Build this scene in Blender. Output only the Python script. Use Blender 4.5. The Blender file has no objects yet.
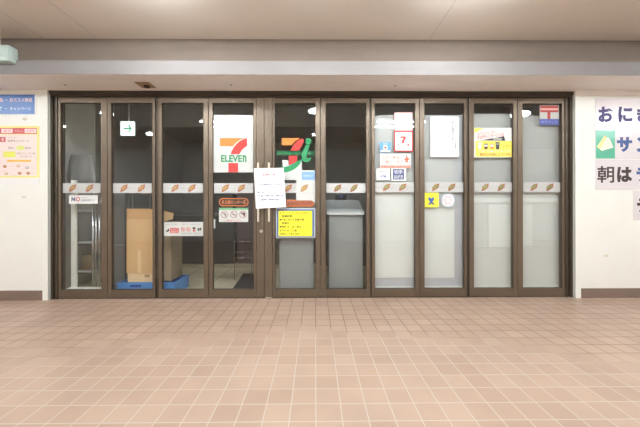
import bpy, bmesh, math, random
from mathutils import Vector, Matrix, Euler

random.seed(7)
SC = bpy.context.scene
COL = SC.collection
R = math.radians

# ------------------------------------------------------------------ camera
cam_d = bpy.data.cameras.new('camera')
cam = bpy.data.objects.new('camera', cam_d)
COL.objects.link(cam)
SC.camera = cam
F = 297.0
CAM = Vector((0.0, -2.97, 0.91))
cam.location = CAM
cam.rotation_euler = (Euler((R(90), 0, R(-0.5))).to_matrix() @ Matrix.Rotation(R(-0.09), 3, 'Z')).to_euler()
cam_d.sensor_fit = 'HORIZONTAL'
cam_d.sensor_width = 36.0
cam_d.lens = F / 640 * 36.0
cam_d.shift_x = 1.9 / 640
cam_d.shift_y = -6.5 / 640
cam_d.clip_start = 0.02
ROT = cam.rotation_euler.to_matrix()


def ray(px, py):
    x = (px - 320 + cam_d.shift_x * 640) / F
    y = (213.5 + cam_d.shift_y * 640 - py) / F
    return ROT @ Vector((x, y, -1.0))


def P(px, py, Y=0.0):
    """point of the plane y = Y seen at a spot of the photograph"""
    d = ray(px, py)
    return CAM + d * ((Y - CAM.y) / d.y)


def PZ(px, py, Z=0.0):
    d = ray(px, py)
    return CAM + d * ((Z - CAM.z) / d.z)


# ------------------------------------------------------------------ materials
def lin(c):
    c /= 255.0
    return c / 12.92 if c <= 0.04045 else ((c + 0.055) / 1.055) ** 2.4


def rgb(c):
    return (lin(c[0]), lin(c[1]), lin(c[2]), 1.0)


MATS = {}


def mat(name, c, rough=0.6, metal=0.0, var=0.04, scale=6.0, bump=0.0, spec=0.5, emit=None, strength=0.0):
    if name in MATS:
        return MATS[name]
    m = bpy.data.materials.new(name)
    m.use_nodes = True
    nt = m.node_tree
    b = nt.nodes['Principled BSDF']
    b.inputs['Roughness'].default_value = rough
    b.inputs['Metallic'].default_value = metal
    b.inputs['Specular IOR Level'].default_value = spec
    tc = nt.nodes.new('ShaderNodeTexCoord')
    nz = nt.nodes.new('ShaderNodeTexNoise')
    nz.inputs['Scale'].default_value = scale
    nz.inputs['Detail'].default_value = 4
    nt.links.new(tc.outputs['Object'], nz.inputs['Vector'])
    rp = nt.nodes.new('ShaderNodeValToRGB')
    base = rgb(c)
    lo = [v * (1 - var) for v in base[:3]] + [1]
    hi = [min(1, v * (1 + var)) for v in base[:3]] + [1]
    rp.color_ramp.elements[0].position = 0.3
    rp.color_ramp.elements[1].position = 0.7
    rp.color_ramp.elements[0].color = lo
    rp.color_ramp.elements[1].color = hi
    nt.links.new(nz.outputs['Fac'], rp.inputs['Fac'])
    nt.links.new(rp.outputs['Color'], b.inputs['Base Color'])
    if bump:
        bp = nt.nodes.new('ShaderNodeBump')
        bp.inputs['Strength'].default_value = bump
        bp.inputs['Distance'].default_value = 0.004
        nt.links.new(nz.outputs['Fac'], bp.inputs['Height'])
        nt.links.new(bp.outputs['Normal'], b.inputs['Normal'])
    if emit:
        b.inputs['Emission Color'].default_value = rgb(emit)
        b.inputs['Emission Strength'].default_value = strength
    MATS[name] = m
    return m


def glass_mat():
    m = bpy.data.materials.new('window_glass')
    m.use_nodes = True
    nt = m.node_tree
    nt.nodes.clear()
    out = nt.nodes.new('ShaderNodeOutputMaterial')
    mix = nt.nodes.new('ShaderNodeMixShader')
    tr = nt.nodes.new('ShaderNodeBsdfTransparent')
    tr.inputs['Color'].default_value = (0.995, 1.0, 0.995, 1)
    gl = nt.nodes.new('ShaderNodeBsdfGlossy')
    gl.inputs['Roughness'].default_value = 0.015
    fr = nt.nodes.new('ShaderNodeFresnel')
    fr.inputs['IOR'].default_value = 1.5
    # one reflection per pane: the front face mirrors, the rear face only lets light out
    geo = nt.nodes.new('ShaderNodeNewGeometry')
    inv = nt.nodes.new('ShaderNodeMath')
    inv.operation = 'SUBTRACT'
    inv.inputs[0].default_value = 1.0
    nt.links.new(geo.outputs['Backfacing'], inv.inputs[1])
    two = nt.nodes.new('ShaderNodeMath')
    two.operation = 'MULTIPLY'
    two.inputs[1].default_value = 1.6
    two.use_clamp = True
    nt.links.new(fr.outputs[0], two.inputs[0])
    fac = nt.nodes.new('ShaderNodeMath')
    fac.operation = 'MULTIPLY'
    nt.links.new(two.outputs[0], fac.inputs[0])
    nt.links.new(inv.outputs[0], fac.inputs[1])
    nt.links.new(fac.outputs[0], mix.inputs[0])
    nt.links.new(tr.outputs[0], mix.inputs[1])
    nt.links.new(gl.outputs[0], mix.inputs[2])
    nt.links.new(mix.outputs[0], out.inputs[0])
    return m


def tile_mat(name, c1, c2, grout_pale, grout_dirty, pitch, offx, offy, rough, joint=0.023, glare_dirt=True):
    m = bpy.data.materials.new(name)
    m.use_nodes = True
    nt = m.node_tree
    N, L = nt.nodes.new, nt.links.new
    b = nt.nodes['Principled BSDF']
    tc = N('ShaderNodeTexCoord')
    mp = N('ShaderNodeMapping')
    mp.inputs['Location'].default_value = (-offx / pitch, -offy / pitch, 0)
    mp.inputs['Scale'].default_value = (1 / pitch, 1 / pitch, 1)
    L(tc.outputs['Object'], mp.inputs['Vector'])
    br = N('ShaderNodeTexBrick')
    br.offset = 0.0
    br.squash = 1.0
    br.inputs['Scale'].default_value = 1.0
    br.inputs['Brick Width'].default_value = 1.0
    br.inputs['Row Height'].default_value = 1.0
    br.inputs['Mortar Size'].default_value = joint
    br.inputs['Mortar Smooth'].default_value = 0.15
    br.inputs['Bias'].default_value = 0.0
    br.inputs['Color1'].default_value = rgb(c1)
    br.inputs['Color2'].default_value = rgb(c2)
    L(mp.outputs[0], br.inputs['Vector'])
    # stains over the tiles
    nz = N('ShaderNodeTexNoise')
    nz.inputs['Scale'].default_value = 2.2
    nz.inputs['Detail'].default_value = 6
    L(tc.outputs['Object'], nz.inputs['Vector'])
    st = N('ShaderNodeMapRange')
    st.inputs['From Min'].default_value = 0.35
    st.inputs['From Max'].default_value = 0.75
    st.inputs['To Min'].default_value = 1.06
    st.inputs['To Max'].default_value = 0.90
    L(nz.outputs['Fac'], st.inputs['Value'])
    mul = N('ShaderNodeVectorMath')
    mul.operation = 'SCALE'
    L(br.outputs['Color'], mul.inputs[0])
    L(st.outputs[0], mul.inputs['Scale'])
    # grout: pale glare painted in near the camera, brown with dirt elsewhere
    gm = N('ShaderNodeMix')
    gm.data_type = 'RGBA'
    gm.inputs['A'].default_value = rgb(grout_pale)
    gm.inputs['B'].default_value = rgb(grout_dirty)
    if glare_dirt:
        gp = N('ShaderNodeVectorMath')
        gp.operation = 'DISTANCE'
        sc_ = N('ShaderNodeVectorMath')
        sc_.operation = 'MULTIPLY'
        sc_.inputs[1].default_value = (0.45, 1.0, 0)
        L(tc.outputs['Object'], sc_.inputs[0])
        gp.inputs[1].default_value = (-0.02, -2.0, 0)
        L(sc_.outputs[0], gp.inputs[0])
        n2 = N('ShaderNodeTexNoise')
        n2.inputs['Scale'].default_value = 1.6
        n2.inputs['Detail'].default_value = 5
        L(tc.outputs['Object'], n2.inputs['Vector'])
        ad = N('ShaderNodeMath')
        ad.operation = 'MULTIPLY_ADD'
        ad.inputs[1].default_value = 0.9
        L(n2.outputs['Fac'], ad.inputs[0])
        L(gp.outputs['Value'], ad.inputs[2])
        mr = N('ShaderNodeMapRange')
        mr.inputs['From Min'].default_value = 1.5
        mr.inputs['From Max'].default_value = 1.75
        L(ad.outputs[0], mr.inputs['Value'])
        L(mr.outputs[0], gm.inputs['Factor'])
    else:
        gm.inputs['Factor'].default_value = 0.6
    fm = N('ShaderNodeMix')
    fm.data_type = 'RGBA'
    L(br.outputs['Fac'], fm.inputs['Factor'])
    L(mul.outputs[0], fm.inputs['A'])
    L(gm.outputs['Result'], fm.inputs['B'])
    L(fm.outputs['Result'], b.inputs['Base Color'])
    b.inputs['Roughness'].default_value = rough
    bp = N('ShaderNodeBump')
    bp.invert = True
    bp.inputs['Strength'].default_value = 0.35
    bp.inputs['Distance'].default_value = 0.003
    L(br.outputs['Fac'], bp.inputs['Height'])
    L(bp.outputs['Normal'], b.inputs['Normal'])
    return m


GLASS = glass_mat()
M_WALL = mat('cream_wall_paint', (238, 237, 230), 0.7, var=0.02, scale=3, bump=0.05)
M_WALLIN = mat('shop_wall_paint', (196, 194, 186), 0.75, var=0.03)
M_CEIL = mat('ceiling_paint', (222, 212, 201), 0.85, var=0.02, scale=2)
M_COVE = mat('cove_shade', (130, 116, 105), 0.85, var=0.03)
M_SOFFIT = mat('soffit_paint', (240, 232, 226), 0.75, var=0.02)
M_JOINT = mat('joint_filler', (196, 186, 176), 0.9)
M_FRAME = mat('bronze_aluminium', (107, 93, 78), 0.38, 0.45, var=0.07, scale=9)
M_FRAMED = mat('dark_bronze_aluminium', (76, 66, 55), 0.42, 0.45, var=0.07, scale=9)
M_GROOVE = mat('shadow_gasket', (46, 38, 32), 0.7)
M_BASE = mat('brown_vinyl_base', (124, 104, 92), 0.55)
M_STEEL = mat('brushed_steel', (200, 198, 192), 0.28, 0.9)
M_CHROME = mat('chrome', (225, 226, 228), 0.16, 1.0)
M_WHITE = mat('white_paper', (238, 236, 234), 0.6, var=0.01)
M_WHITEG = mat('white_gloss_film', (218, 217, 215), 0.25, var=0.01)
M_BLACK = mat('black_print', (42, 36, 36), 0.6)
M_GREY = mat('grey_print', (150, 150, 152), 0.6)
M_RED = mat('red_print', (214, 46, 40), 0.5)
M_ORANGE = mat('orange_print', (238, 130, 46), 0.5)
M_GREEN = mat('green_print', (0, 140, 82), 0.5)
M_BLUE = mat('blue_print', (58, 96, 176), 0.5)
M_NAVY = mat('navy_print', (74, 84, 140), 0.55)
M_YELLOW = mat('yellow_print', (250, 240, 60), 0.55, var=0.015)
M_PINK = mat('pink_print', (244, 222, 216), 0.55, var=0.02)
M_CORAL = mat('coral_print', (238, 128, 104), 0.55)
M_TAN = mat('tan_print', (186, 150, 92), 0.55)
M_RUST = mat('rust_print', (172, 92, 60), 0.55)
M_OLIVE = mat('olive_print', (142, 146, 84), 0.55)
M_CARD = mat('cardboard', (205, 168, 122), 0.85, var=0.04, scale=12)
M_CARDL = mat('pale_cardboard', (222, 196, 158), 0.85, var=0.04, scale=12)
M_CRATE = mat('blue_plastic', (92, 150, 218), 0.45)
M_DARK = mat('dark_plastic', (34, 33, 34), 0.5)
M_GREYP = mat('grey_panel', (134, 137, 135), 0.6)

# ------------------------------------------------------------------ mesh helpers


def finish(name, bm, mats, root=None, parent=None, smooth=False):
    """link a bmesh built in world coordinates; children keep the root's origin"""
    me = bpy.data.meshes.new(name)
    bmesh.ops.recalc_face_normals(bm, faces=bm.faces)
    bm.to_mesh(me)
    bm.free()
    o = bpy.data.objects.new(name, me)
    if not isinstance(mats, (list, tuple)):
        mats = [mats]
    for m in mats:
        me.materials.append(m)
    if smooth:
        for p in me.polygons:
            p.use_smooth = True
    place(o, me, parent)
    return o


def place(o, me, parent):
    COL.objects.link(o)
    if parent is None:
        vs = [v.co for v in me.vertices]
        lo = Vector((min(v.x for v in vs), min(v.y for v in vs), min(v.z for v in vs)))
        hi = Vector((max(v.x for v in vs), max(v.y for v in vs), max(v.z for v in vs)))
        base = Vector(((lo.x + hi.x) / 2, (lo.y + hi.y) / 2, lo.z))
        o.location = base
        o['_b'] = list(base)
    else:
        base = Vector(parent['_b'])
        o.parent = parent
        o['_b'] = list(base)
    me.transform(Matrix.Translation(-base))


def empty(name, base):
    o = bpy.data.objects.new(name, None)
    o.empty_display_size = 0.05
    o.location = base
    o['_b'] = list(base)
    COL.objects.link(o)
    return o


def tag(o, label, cat, group=None):
    o['label'] = label
    o['category'] = cat
    if group:
        o['group'] = group
    return o


def struct(o):
    o['kind'] = 'structure'
    return o


def box(bm, x0, x1, y0, y1, z0, z1, bev=0.0, mi=0):
    t = bmesh.new()
    vs = [t.verts.new((x, y, z)) for x in (x0, x1) for y in (y0, y1) for z in (z0, z1)]
    for f in ((0, 1, 3, 2), (4, 6, 7, 5), (0, 4, 5, 1), (2, 3, 7, 6), (0, 2, 6, 4), (1, 5, 7, 3)):
        t.faces.new([vs[i] for i in f])
    if bev:
        bmesh.ops.bevel(t, geom=list(t.edges), offset=bev, segments=2, affect='EDGES', profile=0.7)
    merge(bm, t, mi)


def merge(bm, t, mi=0):
    m = {}
    for v in t.verts:
        m[v] = bm.verts.new(v.co)
    for f in t.faces:
        nf = bm.faces.new([m[v] for v in f.verts])
        nf.material_index = mi
        nf.smooth = f.smooth
    t.free()


def tube(bm, pts, r, n=10, mi=0):
    """round bar along a polyline"""
    pts = [Vector(p) for p in pts]
    rings = []
    for i, p in enumerate(pts):
        d = (pts[min(i + 1, len(pts) - 1)] - pts[max(i - 1, 0)]).normalized()
        a = d.orthogonal().normalized() if abs(d.z) < 0.99 else Vector((1, 0, 0))
        if abs(d.z) < 0.99:
            a = d.cross(Vector((0, 0, 1))).normalized()
        b = d.cross(a).normalized()
        rings.append([bm.verts.new(p + a * math.cos(2 * math.pi * k / n) * r + b * math.sin(2 * math.pi * k / n) * r) for k in range(n)])
    for i in range(len(rings) - 1):
        for k in range(n):
            f = bm.faces.new([rings[i][k], rings[i][(k + 1) % n], rings[i + 1][(k + 1) % n], rings[i + 1][k]])
            f.material_index = mi
            f.smooth = True
    for rg in (rings[0], rings[-1]):
        f = bm.faces.new(rg)
        f.material_index = mi


def prism(bm, pts, y0, y1, mi=0):
    """(x, z) outline given depth from y0 to y1"""
    a = [bm.verts.new((x, y0, z)) for x, z in pts]
    b = [bm.verts.new((x, y1, z)) for x, z in pts]
    fs = [bm.faces.new(a), bm.faces.new(list(reversed(b)))]
    n = len(pts)
    for i in range(n):
        fs.append(bm.faces.new([a[i], b[i], b[(i + 1) % n], a[(i + 1) % n]]))
    for f in fs:
        f.material_index = mi


def X(px, Y=0.0, py=200):
    return P(px, py, Y).x


def Zp(py, Y=0.0, px=315):
    return P(px, py, Y).z


def boxpx(name, px0, py0, px1, py1, Y0, Y1, m, parent=None, bev=0.002, z0=None):
    """block whose front face (at Y0) covers the given spot"""
    bm = bmesh.new()
    cx, cy = (px0 + px1) / 2, (py0 + py1) / 2
    za = P(cx, py1, Y0).z if z0 is None else z0
    box(bm, P(px0, cy, Y0).x, P(px1, cy, Y0).x, Y0, Y1, za, P(cx, py0, Y0).z, bev)
    return finish(name, bm, m, parent=parent)


# ---- printed sheets and what is printed on them
OUT = 0.0165        # face of the glass towards the corridor
INS = 0.0262        # a sheet stuck to the shop side of the glass
WALLY = -0.03       # face of the corridor wall


def sheet(name, label, cat, px0, py0, px1, py1, Y, m, group=None, th=0.0008, parent=None):
    bm = bmesh.new()
    cx, cy = (px0 + px1) / 2, (py0 + py1) / 2
    box(bm, P(px0, cy, Y).x, P(px1, cy, Y).x, Y, Y + th, P(cx, py1, Y).z, P(cx, py0, Y).z)
    o = finish(name, bm, m, parent=parent)
    o['_y'] = Y
    if label:
        tag(o, label, cat, group)
    return o


def layer(parent, k):
    return parent['_y'] - 0.0005 * k


def rect(parent, name, px0, py0, px1, py1, m, k=1):
    return shape(parent, name, [(px0, py0), (px1, py0), (px1, py1), (px0, py1)], m, k)


def shape(parent, name, pts, m, k=1):
    Y = layer(parent, k)
    bm = bmesh.new()
    bm.faces.new([bm.verts.new(P(x, y, Y)) for x, y in pts])
    o = finish(name, bm, m, parent=parent)
    o['_y'] = Y
    return o


def shapes(parent, name, polys, mats, k=1):
    """several printed patches of one picture in one mesh; polys = (points, material index, layer)"""
    bm = bmesh.new()
    for pts, mi, kk in polys:
        Y = layer(parent, k + kk)
        f = bm.faces.new([bm.verts.new(P(x, y, Y)) for x, y in pts])
        f.material_index = mi
    o = finish(name, bm, mats, parent=parent)
    o['_y'] = layer(parent, k)
    return o


def rpts(x0, y0, x1, y1):
    return [(x0, y0), (x1, y0), (x1, y1), (x0, y1)]


def circ(cx, cy, r, n=20, ry=None):
    ry = ry or r
    return [(cx + r * math.cos(2 * math.pi * i / n), cy + ry * math.sin(2 * math.pi * i / n)) for i in range(n)]


def pill(x0, y0, x1, y1, n=8):
    r = (y1 - y0) / 2
    cy = (y0 + y1) / 2
    a = [(x1 - r + r * math.cos(t), cy + r * math.sin(t)) for t in [math.pi * (-0.5 + i / n) for i in range(n + 1)]]
    b = [(x0 + r + r * math.cos(t), cy + r * math.sin(t)) for t in [math.pi * (0.5 + i / n) for i in range(n + 1)]]
    return a + b


def ring(parent, name, cx, cy, r, w, m, k=1, slash=False, n=20):
    Y = layer(parent, k)
    bm = bmesh.new()
    a = [bm.verts.new(P(x, y, Y)) for x, y in circ(cx, cy, r, n)]
    b = [bm.verts.new(P(x, y, Y)) for x, y in circ(cx, cy, r - w, n)]
    for i in range(n):
        bm.faces.new([a[i], a[(i + 1) % n], b[(i + 1) % n], b[i]])
    if slash:
        d, h = r * 0.68, w * 0.5
        bm.faces.new([bm.verts.new(P(x, y, Y)) for x, y in ((cx - d - h, cy - d + h), (cx - d + h, cy - d - h), (cx + d + h, cy + d - h), (cx + d - h, cy + d + h))])
    return finish(name, bm, m, parent=parent)


def text(parent, body, px0, py0, px1, py1, m, k=1, bold=0.0, name='lettering', slope=0.0, res=2, line=1.0, keep=False):
    """writing fitted to a box of the sheet"""
    c = bpy.data.curves.new('lettering', 'FONT')
    c.body = body
    c.resolution_u = res
    c.offset = bold
    c.space_line = line
    t = bpy.data.objects.new('lettering', c)
    me = bpy.data.meshes.new_from_object(t)
    bpy.data.objects.remove(t)
    bpy.data.curves.remove(c)
    vs = me.vertices
    x0, x1 = min(v.co.x for v in vs), max(v.co.x for v in vs)
    y0, y1 = min(v.co.y for v in vs), max(v.co.y for v in vs)
    Y = layer(parent, k)
    for v in vs:
        u = (v.co.x - x0) / (x1 - x0)
        w = (v.co.y - y0) / (y1 - y0)
        px = px0 + (px1 - px0) * u
        py = py1 + (py0 - py1) * w + slope * (px - px0)
        v.co = P(px, py, Y)
    me.name = name
    me.materials.clear()
    me.materials.append(m)
    o = bpy.data.objects.new(name, me)
    place(o, me, parent)
    return o


# ================================================================== SETTING
XL, XR, YB = -6.5, 6.5, -5.0
zF = 0.0
Z_SOF, Z_FT, Z_CEIL = 2.062, 2.182, 2.467
Y_FAS, Y_COVE = -0.382, -0.15

bm = bmesh.new()
box(bm, XL, XR, YB, 0.06, -0.08, 0.0)
# the floor's object origin sits at the world origin so the tile grid is anchored there
me = bpy.data.meshes.new('floor'); bm.to_mesh(me); bm.free()
PITCH = 0.1135
floor = bpy.data.objects.new('floor', me); COL.objects.link(floor); struct(floor)
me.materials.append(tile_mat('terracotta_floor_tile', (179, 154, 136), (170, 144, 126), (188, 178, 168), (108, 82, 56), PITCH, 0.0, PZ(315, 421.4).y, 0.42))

bm = bmesh.new()
box(bm, -3.2, 3.4, 0.06, 4.0, -0.08, 0.0)
me = bpy.data.meshes.new('floor'); bm.to_mesh(me); bm.free()
o = bpy.data.objects.new('floor', me); COL.objects.link(o); struct(o)
me.materials.append(tile_mat('beige_shop_floor_tile', (240, 231, 200), (234, 224, 194), (150, 146, 132), (140, 134, 120), 0.45, 0.1, 0.3, 0.35, joint=0.012, glare_dirt=False))

bm = bmesh.new(); box(bm, XL, XR, YB, Y_COVE + 0.05, Z_CEIL, Z_CEIL + 0.1)
struct(finish('ceiling', bm, M_CEIL))
bm = bmesh.new(); box(bm, -3.2, 3.4, 0.06, 4.0, 2.42, 2.5)
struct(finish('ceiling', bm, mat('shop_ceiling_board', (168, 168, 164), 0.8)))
n_trim = [0]


def trim(bm, m, parent=None):
    n_trim[0] += 1
    return struct(finish('trim_%d' % n_trim[0], bm, m, parent=parent))


# plaster joints of the ceiling boards
for x, ya in ((-2.5, YB), (-2.01, YB), (1.06, YB)):
    bm = bmesh.new(); box(bm, x - 0.003, x + 0.003, ya, Y_COVE, Z_CEIL - 0.0012, Z_CEIL + 0.002); trim(bm, M_JOINT)
# cove: curved plaster between the ceiling and the back of the soffit, shade painted in
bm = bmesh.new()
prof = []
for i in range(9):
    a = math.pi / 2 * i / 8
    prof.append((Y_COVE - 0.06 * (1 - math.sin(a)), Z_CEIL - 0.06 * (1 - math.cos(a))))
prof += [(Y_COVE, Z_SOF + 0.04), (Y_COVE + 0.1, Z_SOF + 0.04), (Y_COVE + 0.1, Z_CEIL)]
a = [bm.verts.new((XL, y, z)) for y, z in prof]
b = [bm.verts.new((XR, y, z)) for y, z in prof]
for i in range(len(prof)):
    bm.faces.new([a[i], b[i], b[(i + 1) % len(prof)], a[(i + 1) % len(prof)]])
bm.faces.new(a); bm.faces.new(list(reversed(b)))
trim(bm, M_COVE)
# soffit shelf with its upright fascia
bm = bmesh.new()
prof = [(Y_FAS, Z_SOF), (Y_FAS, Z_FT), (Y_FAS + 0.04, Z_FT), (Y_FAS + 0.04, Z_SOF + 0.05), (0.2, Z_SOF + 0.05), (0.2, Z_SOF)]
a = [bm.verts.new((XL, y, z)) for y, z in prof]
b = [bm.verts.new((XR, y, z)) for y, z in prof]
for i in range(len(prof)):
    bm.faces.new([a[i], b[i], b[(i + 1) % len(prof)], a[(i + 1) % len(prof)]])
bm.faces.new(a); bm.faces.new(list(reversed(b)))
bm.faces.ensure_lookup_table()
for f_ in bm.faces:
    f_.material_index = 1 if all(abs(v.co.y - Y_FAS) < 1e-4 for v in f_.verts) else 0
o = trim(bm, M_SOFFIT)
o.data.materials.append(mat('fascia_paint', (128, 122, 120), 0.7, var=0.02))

xl_open, xr_open = X(51.2), X(572)
bm = bmesh.new(); box(bm, XL, xl_open, WALLY, 0.16, 0.0, Z_SOF)
struct(finish('wall_front_left', bm, M_WALL))
bm = bmesh.new(); box(bm, xr_open, XR, WALLY, 0.16, 0.0, Z_SOF)
struct(finish('wall_front_right', bm, M_WALL))
# slim painted casings beside the opening
for x0, x1 in ((X(43.2, WALLY), xl_open), (xr_open, X(580, WALLY))):
    bm = bmesh.new(); box(bm, x0, x1, WALLY - 0.011, WALLY + 0.01, 0.0, Z_SOF, 0.002); trim(bm, M_WALL)
# thin ceiling-line moulding over the right hand wall
bm = bmesh.new(); box(bm, X(574, WALLY), XR, WALLY - 0.02, WALLY, Z_SOF - 0.05, Z_SOF, 0.003); trim(bm, M_SOFFIT)
bm = bmesh.new(); box(bm, XL, X(43, WALLY), WALLY - 0.009, WALLY, 0.0, 0.095, 0.002); struct(finish('baseboard_left', bm, M_BASE))
bm = bmesh.new(); box(bm, X(580.2, WALLY), XR, WALLY - 0.009, WALLY, 0.0, 0.095, 0.002); struct(finish('baseboard_right', bm, M_BASE))
# the rest of the corridor, behind and beside the camera
bm = bmesh.new(); box(bm, XL, XR, YB - 0.1, YB, 0.0, Z_CEIL); struct(finish('wall_back', bm, mat('corridor_wall', (236, 234, 230), 0.7)))
bm = bmesh.new(); box(bm, XL - 0.1, XL, YB, 0.1, 0.0, Z_CEIL); struct(finish('wall_left', bm, MATS['corridor_wall']))
bm = bmesh.new(); box(bm, XR, XR + 0.1, YB, 0.1, 0.0, Z_CEIL); struct(finish('wall_right', bm, MATS['corridor_wall']))
# shop shell
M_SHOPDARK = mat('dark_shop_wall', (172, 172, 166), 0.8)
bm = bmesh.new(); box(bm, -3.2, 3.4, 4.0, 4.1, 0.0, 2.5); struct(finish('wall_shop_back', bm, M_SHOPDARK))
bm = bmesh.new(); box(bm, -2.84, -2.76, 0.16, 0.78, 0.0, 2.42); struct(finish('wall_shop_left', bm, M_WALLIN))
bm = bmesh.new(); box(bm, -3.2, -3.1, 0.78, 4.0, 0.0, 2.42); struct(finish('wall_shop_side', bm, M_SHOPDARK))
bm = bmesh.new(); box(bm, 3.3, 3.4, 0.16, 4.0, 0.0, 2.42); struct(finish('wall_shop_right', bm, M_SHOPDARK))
# ceiling drop beam across the shop
bm = bmesh.new(); box(bm, -3.1, 3.3, 1.5, 1.62, 2.12, 2.42); trim(bm, mat('shop_beam', (150, 150, 146), 0.8))
# low platform edge in the shop
bm = bmesh.new(); box(bm, -2.6, 0.0, 1.5, 2.6, 0.0, 0.05, 0.003); trim(bm, mat('platform_edge', (176, 168, 140), 0.6))

# ---------------------------------------------------------------- door frame
Z_HEAD = Zp(97.2)
Z_DT = Zp(97.6)
bm = bmesh.new()
box(bm, xl_open, xr_open, -0.012, 0.09, Z_HEAD, Z_SOF, 0.003)
box(bm, xl_open, xr_open, -0.022, -0.012, Z_HEAD + 0.022, Z_SOF, 0.002)
trim(bm, M_FRAMED)
bm = bmesh.new()
for a_, b_, yy in ((51.4, 53.6, -0.012), (53.9, 55.6, 0.004), (55.9, 57.9, -0.006)):
    box(bm, X(a_), X(b_), yy, 0.09, 0.0, Z_HEAD, 0.002)
trim(bm, M_FRAMED)
bm = bmesh.new()
for a_, b_, yy in ((565, 567, -0.006), (567.3, 569.2, 0.004), (569.5, 571.9, -0.012)):
    box(bm, X(a_), X(b_), yy, 0.09, 0.0, Z_HEAD, 0.002)
trim(bm, M_FRAMED)
for a_, b_ in ((155.4, 158.0), (369.9, 371.3), (466.9, 469.1)):
    bm = bmesh.new(); box(bm, X(a_), X(b_), 0.012, 0.08, 0.0, Z_HEAD, 0.002); trim(bm, M_FRAMED)
# sill track
bm = bmesh.new(); box(bm, xl_open, xr_open, 0.004, 0.08, 0.0, 0.009, 0.002); trim(bm, M_FRAMED)

DOORS = [(58.2, 62, 101, 107), (107.5, 112.3, 152.3, 155), (158.4, 162.5, 203.5, 208.3), (208.8, 213.2, 253.6, 264.1),
         (264.5, 275, 315.6, 320.3), (320.8, 325.6, 366.2, 369.6), (371.6, 374.8, 414.7, 419.5), (420.0, 424.6, 463.8, 466.6),
         (469.4, 474, 512.5, 517.5), (518.0, 523, 561, 564.6)]
ZG0, ZG1 = Zp(289.2), Zp(103.0)
for i, (s0, g0, g1, s1) in enumerate(DOORS):
    a_, b_, c_, d_ = X(s0), X(g0, 0.0165 if g0 < 315 else 0.0), X(g1, 0.0165 if g1 > 316 else 0.0), X(s1)
    root = empty('door_%d' % (i + 1), ((a_ + d_) / 2, 0.02, 0.0))
    struct(root)
    for q0, q1, gr in ((a_, b_, i == 4), (c_, d_, i == 3)):
        bm = bmesh.new()
        if gr:      # the wide meeting stiles carry a raised strip
            if i == 3:
                box(bm, q0, X(256.2), 0.0, 0.045, 0.01, Z_DT, 0.0015); box(bm, X(256.6), q1, -0.004, 0.045, 0.01, Z_DT, 0.002)
            else:
                box(bm, q0, X(272.3), -0.004, 0.045, 0.01, Z_DT, 0.002); box(bm, X(272.7), q1, 0.0, 0.045, 0.01, Z_DT, 0.0015)
        else:
            box(bm, q0, q1, 0.0, 0.045, 0.01, Z_DT, 0.0025)
        finish('stile', bm, M_FRAME, parent=root)
    for z0, z1, nm in ((0.01, ZG0, 'bottom_rail'), (ZG1, Z_DT, 'top_rail')):
        bm = bmesh.new(); box(bm, b_, c_, 0.001, 0.044, z0, z1, 0.002)
        finish(nm, bm, M_FRAME, parent=root)
    bm = bmesh.new()
    for q in ((b_, b_ + 0.003, ZG0, ZG1), (c_ - 0.003, c_, ZG0, ZG1), (b_ + 0.003, c_ - 0.003, ZG0, ZG0 + 0.003), (b_ + 0.003, c_ - 0.003, ZG1 - 0.003, ZG1)):
        box(bm, q[0], q[1], 0.010, 0.0165, q[2], q[3])
    finish('gasket', bm, M_GROOVE, parent=root)
    bm = bmesh.new(); box(bm, b_ + 0.0005, c_ - 0.0005, 0.0175, 0.0240, ZG0 + 0.0005, ZG1 - 0.0005)
    finish('glass_pane', bm, GLASS, parent=root)
    if i in (3, 4):
        hx = X(258.7) if i == 3 else X(269.4)
        bm = bmesh.new()
        zt, zb = Zp(163), Zp(221.5)
        box(bm, hx - 0.010, hx + 0.010, -0.034, -0.022, zb, zt, 0.003)
        for z in (zt - 0.07, zb + 0.05):
            box(bm, hx - 0.006, hx + 0.006, -0.024, -0.003, z - 0.01, z + 0.01)
        h = finish('pull_handle', bm, mat('pale_metal', (214, 204, 186), 0.35, 0.5), parent=root)
        h['label'] = 'pale metal pull handle'
    if i == 3:
        bm = bmesh.new()
        c = P(261.3, 231.2, -0.004)
        tube(bm, [(c.x, -0.004, c.z), (c.x, -0.012, c.z)], 0.016, 18)
        tube(bm, [(c.x, -0.012, c.z), (c.x, -0.017, c.z)], 0.009, 14)
        k = finish('lock_cylinder', bm, M_STEEL, parent=root); k['label'] = 'round silver keyhole'
    if i == 4:
        bm = bmesh.new(); box(bm, X(265.2), X(272.0), -0.006, 0.02, 0.0, 0.012, 0.002)
        k = finish('floor_guide', bm, M_STEEL, parent=root); k['label'] = 'small bright floor guide'

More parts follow.
